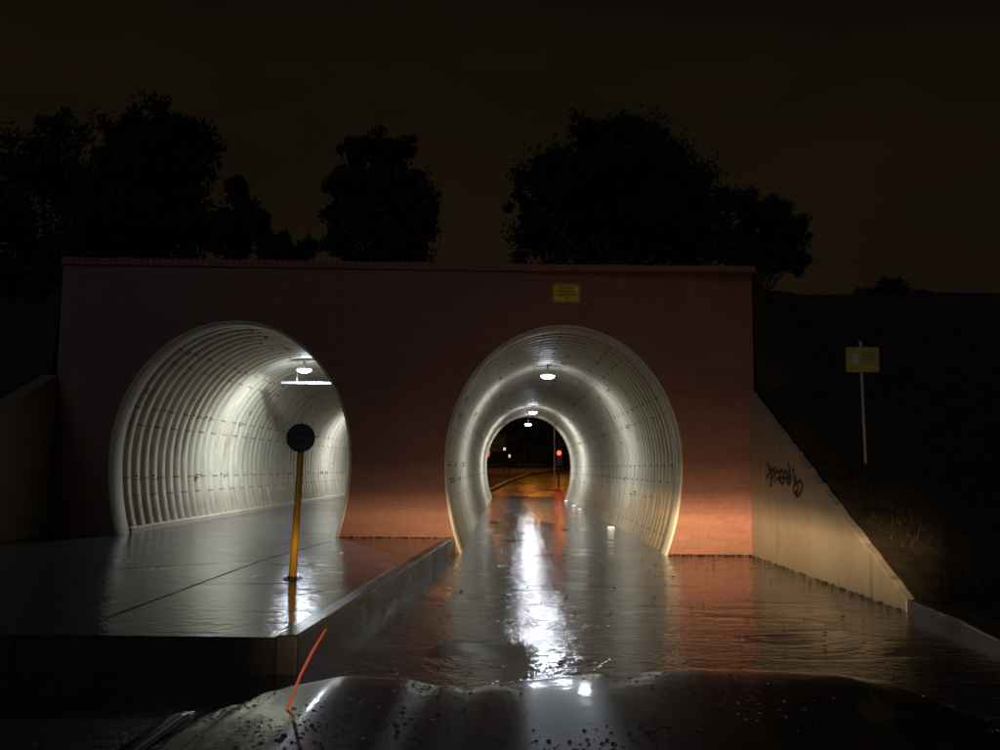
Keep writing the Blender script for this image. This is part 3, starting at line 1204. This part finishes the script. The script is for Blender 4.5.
# ------------------------------------------------------------------ vegetation
def leaves(lobes, n, size, rnd):
    v, f = [], []
    tot = sum(r ** 2 for _, r in lobes)
    for c_, r in lobes:
        k = int(n * r * r / tot)
        # clumps inside the lobe
        cl = []
        for _ in range(max(6, int(k / 60))):
            d_ = Vector((rnd.gauss(0, 1), rnd.gauss(0, 1), rnd.gauss(0, 1))).normalized() * r * rnd.uniform(0.1, 1.15)
            cl.append((c_ + d_, r * rnd.uniform(0.14, 0.42)))
        for i in range(k):
            cc, cr = rnd.choice(cl)
            g = Vector((rnd.gauss(0, 1), rnd.gauss(0, 1), rnd.gauss(0, 0.8)))
            if g.length > 2.2: g *= 2.2 / g.length
            p = cc + g * cr * 0.75
            a = Vector((rnd.gauss(0, 1), rnd.gauss(0, 1), rnd.gauss(0, 1))).normalized()
            b_ = a.orthogonal().normalized()
            s_ = size * rnd.uniform(0.6, 1.4)
            i0 = len(v)
            v += [p - a * s_, p + b_ * s_ * 0.45, p + a * s_, p - b_ * s_ * 0.45]
            f.append((i0, i0 + 1, i0 + 2, i0 + 3))
    return v, f

def tree(px_lobes, Y, base_px, label, name="tree", n=9000, size=0.115, mat=None, zb=None, cat='tree'):
    rnd = random.Random(int(base_px * 13 + Y))
    sc = Y / F
    lob = [(at(x, y, Y) + Vector((0, rnd.uniform(-0.6, 0.6) * r * sc, 0)), r * sc) for x, y, r in px_lobes]
    bx = at(base_px, 300, Y).x
    z0 = (bank(bx, Y) if zb is None else zb)
    root = tag(empty(name, (bx, Y, z0)), label, cat, 'trees on the embankment' if zb is None and cat == 'tree' else None)
    v, f = leaves(lob, int(n * 1.8), size, rnd)
    reparent(mesh('crown', v, f, mat or M_LEAFA), root)
    t = MB()
    top = max(l[0].z for l in lob)
    hgt = top - z0
    cxm = sum(l[0].x for l in lob) / len(lob)
    split = Vector((bx + (cxm - bx) * 0.3, Y, z0 + hgt * 0.3))
    r0 = max(0.06, hgt * 0.028)
    t.tube([(bx, Y, z0 - 0.3), (bx + (split.x - bx) * 0.4, Y, z0 + hgt * 0.15), split], [r0 * 1.3, r0, r0 * 0.8], 10)
    for c_, r in lob:
        m1 = split.lerp(c_, 0.5) + Vector((rnd.uniform(-.2, .2), rnd.uniform(-.2, .2), 0.15)) * r
        t.tube([split - Vector((0, 0, 0.1)), m1, c_], [r0 * 0.55, r0 * 0.3, r0 * 0.1], 7)
        for _ in range(5):
            e_ = c_ + Vector((rnd.gauss(0, 1), rnd.gauss(0, 1), rnd.gauss(0, 1))).normalized() * r * 0.9
            t.tube([m1.lerp(c_, 0.6), e_], [r0 * 0.14, r0 * 0.03], 5)
    reparent(t.build('trunk', M_BARK), root)
    return root

tree([(20, 165, 24), (60, 128, 22), (40, 175, 38), (82, 180, 30), (15, 225, 34), (60, 250, 40), (90, 235, 30), (-20, 200, 40), (5, 275, 42), (55, 285, 36)], 36, 45, 'tall sparse dark tree at the far left edge behind the embankment', n=12000)
tree([(120, 128, 24), (158, 120, 24), (192, 136, 26), (150, 165, 46), (195, 175, 22), (110, 185, 34), (160, 215, 46), (195, 225, 30), (115, 240, 40)], 33, 150, 'broad round dark tree standing above the left end of the brick wall', n=15000)
tree([(240, 188, 11), (243, 205, 15), (252, 225, 18), (236, 240, 20), (225, 222, 10)], 31, 243, 'narrow small tree just right of the broad round tree on the left', n=4500, size=0.11)
tree([(282, 247, 17), (308, 250, 12), (268, 250, 12), (295, 262, 15)], 30, 285, 'low bushy shrub showing over the wall between the narrow tree and middle tree', 'shrub', n=3000, size=0.10, cat='shrub')
tree([(358, 150, 17), (378, 146, 17), (402, 152, 16), (345, 180, 20), (380, 185, 30), (412, 190, 20), (338, 212, 17), (365, 225, 26), (405, 225, 30), (430, 215, 12), (345, 245, 18), (395, 255, 30)], 32, 385, 'upright leafy tree in the middle above the gap between the two arches', n=15000, mat=M_LEAFB)
tree([(535, 180, 17), (524, 205, 15), (552, 165, 20), (590, 140, 22), (622, 132, 20), (650, 140, 20), (575, 185, 42), (625, 175, 48), (670, 175, 30), (690, 205, 32), (540, 235, 28), (600, 235, 45), (660, 235, 45), (705, 235, 26)], 33, 620, 'largest dark spreading tree above the right arch', n=24000)
tree([(722, 200, 14), (745, 210, 20), (772, 215, 18), (790, 235, 17), (765, 245, 24), (795, 262, 14), (735, 240, 24), (780, 262, 14)], 31, 757, 'smaller tree leaning right beside the largest tree over the right arch', n=8500, mat=M_LEAFB)
tree([(880, 292, 13), (900, 294, 14), (918, 298, 10), (860, 297, 9), (935, 300, 8)], 26, 890, 'low rounded bush on the dark skyline at the right', 'bush', n=3000, size=0.09, cat='bush')
# beyond the tunnel
for k, (X, Y, hgt, lb) in enumerate(((-7, 96, 5.5, 'dark tree left of centre seen through the right tunnel'), (1.5, 118, 6.5, 'dark tree in the middle of the view through the right tunnel'), (11, 112, 7, 'dark tree at the right of the view through the right tunnel'), (5.5, 128, 8, 'tall dark tree farthest off through the right tunnel'))):
    rnd = random.Random(k)
    root = tag(empty('tree', (X, Y, zfar(Y))), lb, 'tree', 'trees beyond the tunnel')
    lob = [(Vector((X + rnd.uniform(-3, 3), Y + rnd.uniform(-1, 1), zfar(Y) + rnd.uniform(1.2, hgt))), rnd.uniform(1.3, 2.4)) for _ in range(10)]
    v, f = leaves(lob, 7000, 0.22, rnd)
    reparent(mesh('crown', v, f, M_LEAFA), root)
    t = MB()
    t.tube([(X, Y, zfar(Y) - 0.2), (X, Y, zfar(Y) + hgt * 0.7)], [0.25, 0.1], 8)
    for c_, r in lob[:6]: t.tube([(X, Y, zfar(Y) + 1), c_], [0.1, 0.03], 5)
    reparent(t.build('trunk', M_BARK), root)

# rough grass on the bank beside the wing wall and kerb
rnd = random.Random(11)
v, f = [], []
for i in range(16000):
    if i < 9000:
        y = rnd.uniform(7.5, 15.4); x = 4.42 + abs(rnd.gauss(0, 1)) * 1.6
    else:
        y = rnd.uniform(3.5, 20); x = rnd.uniform(4.4, 14)
    if noise.noise(Vector((x, y, 9))) < -0.15: continue
    z = bank(x, y)
    h = rnd.uniform(0.04, 0.15)
    a = rnd.uniform(0, 6.28)
    dx, dy = math.cos(a) * 0.006, math.sin(a) * 0.006
    lx, ly = rnd.gauss(0, 0.05), rnd.gauss(0, 0.05)
    i0 = len(v)
    v += [(x - dx, y - dy, z - 0.01), (x + dx, y + dy, z - 0.01), (x + lx, y + ly, z + h)]
    f.append((i0, i0 + 1, i0 + 2))
tag(mesh('grass', v, f, M_GRASS), 'rough sparse grass on the bank beside the right wing wall', 'grass', kind='stuff')

# ------------------------------------------------------------------ beyond the far mouth
def street_lamp(x, y, h, lb, en, lean=-1.2):
    r = tag(empty('street_lamp', (x, y, zfar(y))), lb, 'street lamp', 'sodium street lamps beyond the tunnel')
    b = MB(); b.tube([(0, 0, 0), (0, 0, h - 0.5), (lean * 0.3, 0, h - 0.05), (lean, 0, h)], [0.09, 0.06, 0.045, 0.04], 10); b.build('pole', M_GALV, r)
    b = MB(); b.box((lean - 0.35, -0.14, h - 0.02), (lean + 0.1, 0.14, h + 0.09)); bevel(b.build('lamp_head', M_DARK, r), 0.03)
    v_, f_ = half_dome(0.2, 0.11, 0.08)
    mesh('lens', [(a + lean - 0.12, b_, c_ + h - 0.03) for a, b_, c_ in v_], f_, M_SOD, r, True)
    lp = light_down('lamp_glow', (lean - 0.12, 0, h - 0.2), en, (1.0, 0.30, 0.03), 0.4, 0.25)
    lp.parent = r
street_lamp(6.2, 66, 7.6, 'sodium street lamp over the wet road just beyond the far mouth', 420, -3.6)
street_lamp(4.6, 92, 8.4, 'middle one of the three sodium street lamps far beyond the tunnel', 260, -2.2)
street_lamp(-3.4, 101, 8.4, 'left one of the three sodium street lamps far beyond the tunnel', 200, 2.2)
street_lamp(8.0, 101, 8.4, 'right one of the three sodium street lamps far beyond the tunnel', 200, -2.2)

def signal(pix, Y, lb, kind):
    p = at(pix[0], pix[1], Y)
    z0 = zfar(Y)
    r = empty('traffic_light' if kind == 'signal' else 'round_road_sign', (p.x, Y, z0))
    h = p.z - z0
    b = MB(); b.tube([(0, 0.1, 0), (0, 0.1, h + 0.2)], 0.05, 10); b.build('pole', M_DARK, r)
    if kind == 'signal':
        b = MB(); b.box((-0.2, -0.1, h - 0.85), (0.2, 0.04, h + 0.3)); b.build('housing', M_BLACK, r)
        for dz, m_2 in ((0, M_RED), (-0.32, M_BLACK), (-0.62, M_BLACK)):
            v_ = [(0.15 * math.cos(2 * math.pi * k / 20), -0.108, h + dz + 0.15 * math.sin(2 * math.pi * k / 20)) for k in range(20)]
            mesh('lens', v_, [tuple(range(20))], m_2, r)
    else:
        v_ = [(0.22 * math.cos(2 * math.pi * k / 24), yy, h + 0.32 * math.sin(2 * math.pi * k / 24)) for yy in (-0.02, 0.0) for k in range(24)]
        mesh('plate', v_, [tuple(range(24)), tuple(range(47, 23, -1))] + [(k, (k + 1) % 24, (k + 1) % 24 + 24, k + 24) for k in range(24)], M_REDD, r)
    tag(r, lb, 'traffic light' if kind == 'signal' else 'road sign')
    return p
p = signal((559, 453), 62, 'traffic light showing red at the right of the far tunnel mouth', 'signal')
light_point('red_signal_glow', (p.x, 61.6, p.z), 6, (1, 0.04, 0.02), 0.15)
signal((486.5, 453), 58, 'pinkish red lit round sign at the left of the far tunnel mouth', 'sign')
def garden(pix, Y, lb, dx):
    p = at(pix[0], pix[1], Y)
    r = tag(empty('post_lamp', (p.x, Y, zfar(Y))), lb, 'lamp', 'small pale lamps beyond the tunnel')
    h = p.z - zfar(Y)
    b = MB(); b.tube([(0, 0, 0), (0, 0, h - 0.1)], 0.05, 8); b.build('pole', M_DARK, r)
    b = MB(); b.box((-dx, -0.06, h - 0.14), (dx, 0.06, h + 0.14)); bevel(b.build('lantern', M_SMALL, r), 0.03)
garden((504.5, 449), 88, 'tiny upper pale lamp seen far off through the right tunnel', 0.12)
garden((509.5, 456), 80, 'tiny lower pale lamp seen far off through the right tunnel', 0.09)

# leaf litter and grit washed along the wall feet and over the wet road
rnd = random.Random(5)
b = MB()
def bit(x, y, z, r):
    n_ = rnd.randint(4, 6)
    a0 = rnd.uniform(0, 6)
    v_ = [(x + r * rnd.uniform(.6, 1.2) * math.cos(a0 + 6.283 * k / n_), y + r * rnd.uniform(.6, 1.2) * math.sin(a0 + 6.283 * k / n_), z + rnd.uniform(0.002, 0.012)) for k in range(n_)]
    v_.append((x, y, z + 0.012 + r * 0.25))
    b.add(v_, [(k, (k + 1) % n_, n_) for k in range(n_)])
for i in range(420):
    u = rnd.random()
    if u < 0.3:
        x = rnd.uniform(2.7, 4.1); y = ywall(x) - abs(rnd.gauss(0, 0.10)) - 0.02; z = 0.008
    elif u < 0.6:
        y = rnd.uniform(9.6, 15.3); x = 4.12 - abs(rnd.gauss(0, 0.10)); z = 0.008
    elif u < 0.75:
        x = rnd.uniform(-2.8, -1.1); y = ywall(x) - abs(rnd.gauss(0, 0.08)) - 0.02; z = SLABZ
    else:
        x = rnd.uniform(-0.6, 4.0); y = rnd.uniform(6, 15); z = 0.008
    bit(x, y, z, rnd.uniform(0.008, 0.03))
tag(b.build('leaf_litter', M_SOIL), 'small dark leaves and grit scattered on the wet road along the wall feet', 'litter', kind='stuff')

# open joints in the concrete pavement
def joint(p_, q_):
    def g(p):
        d_ = ray(*p)
        t_ = (SLABZ + 0.004 - CZ) / d_.z
        v_ = Vector((0, 0, CZ)) + d_ * t_
        v_.z = SLABZ + 0.004
        return v_
    a, c_ = g(p_), g(q_)
    n_ = Vector((-(c_ - a).y, (c_ - a).x, 0)).normalized() * 0.013
    k = 24
    v_ = []
    for i in range(k + 1):
        m_1 = a.lerp(c_, i / k)
        w_ = 0.7 + 0.5 * noise.noise(m_1 * 3)
        v_ += [m_1 + n_ * w_, m_1 - n_ * w_]
    tag(mesh('pavement_joint', v_, [(2 * i, 2 * i + 1, 2 * i + 3, 2 * i + 2) for i in range(k)], M_SOIL), kind='structure')
joint((107, 617), (262, 560))
joint((262, 560), (331, 541))
joint((190, 584), (363, 583))
joint((60, 572), (262, 560))
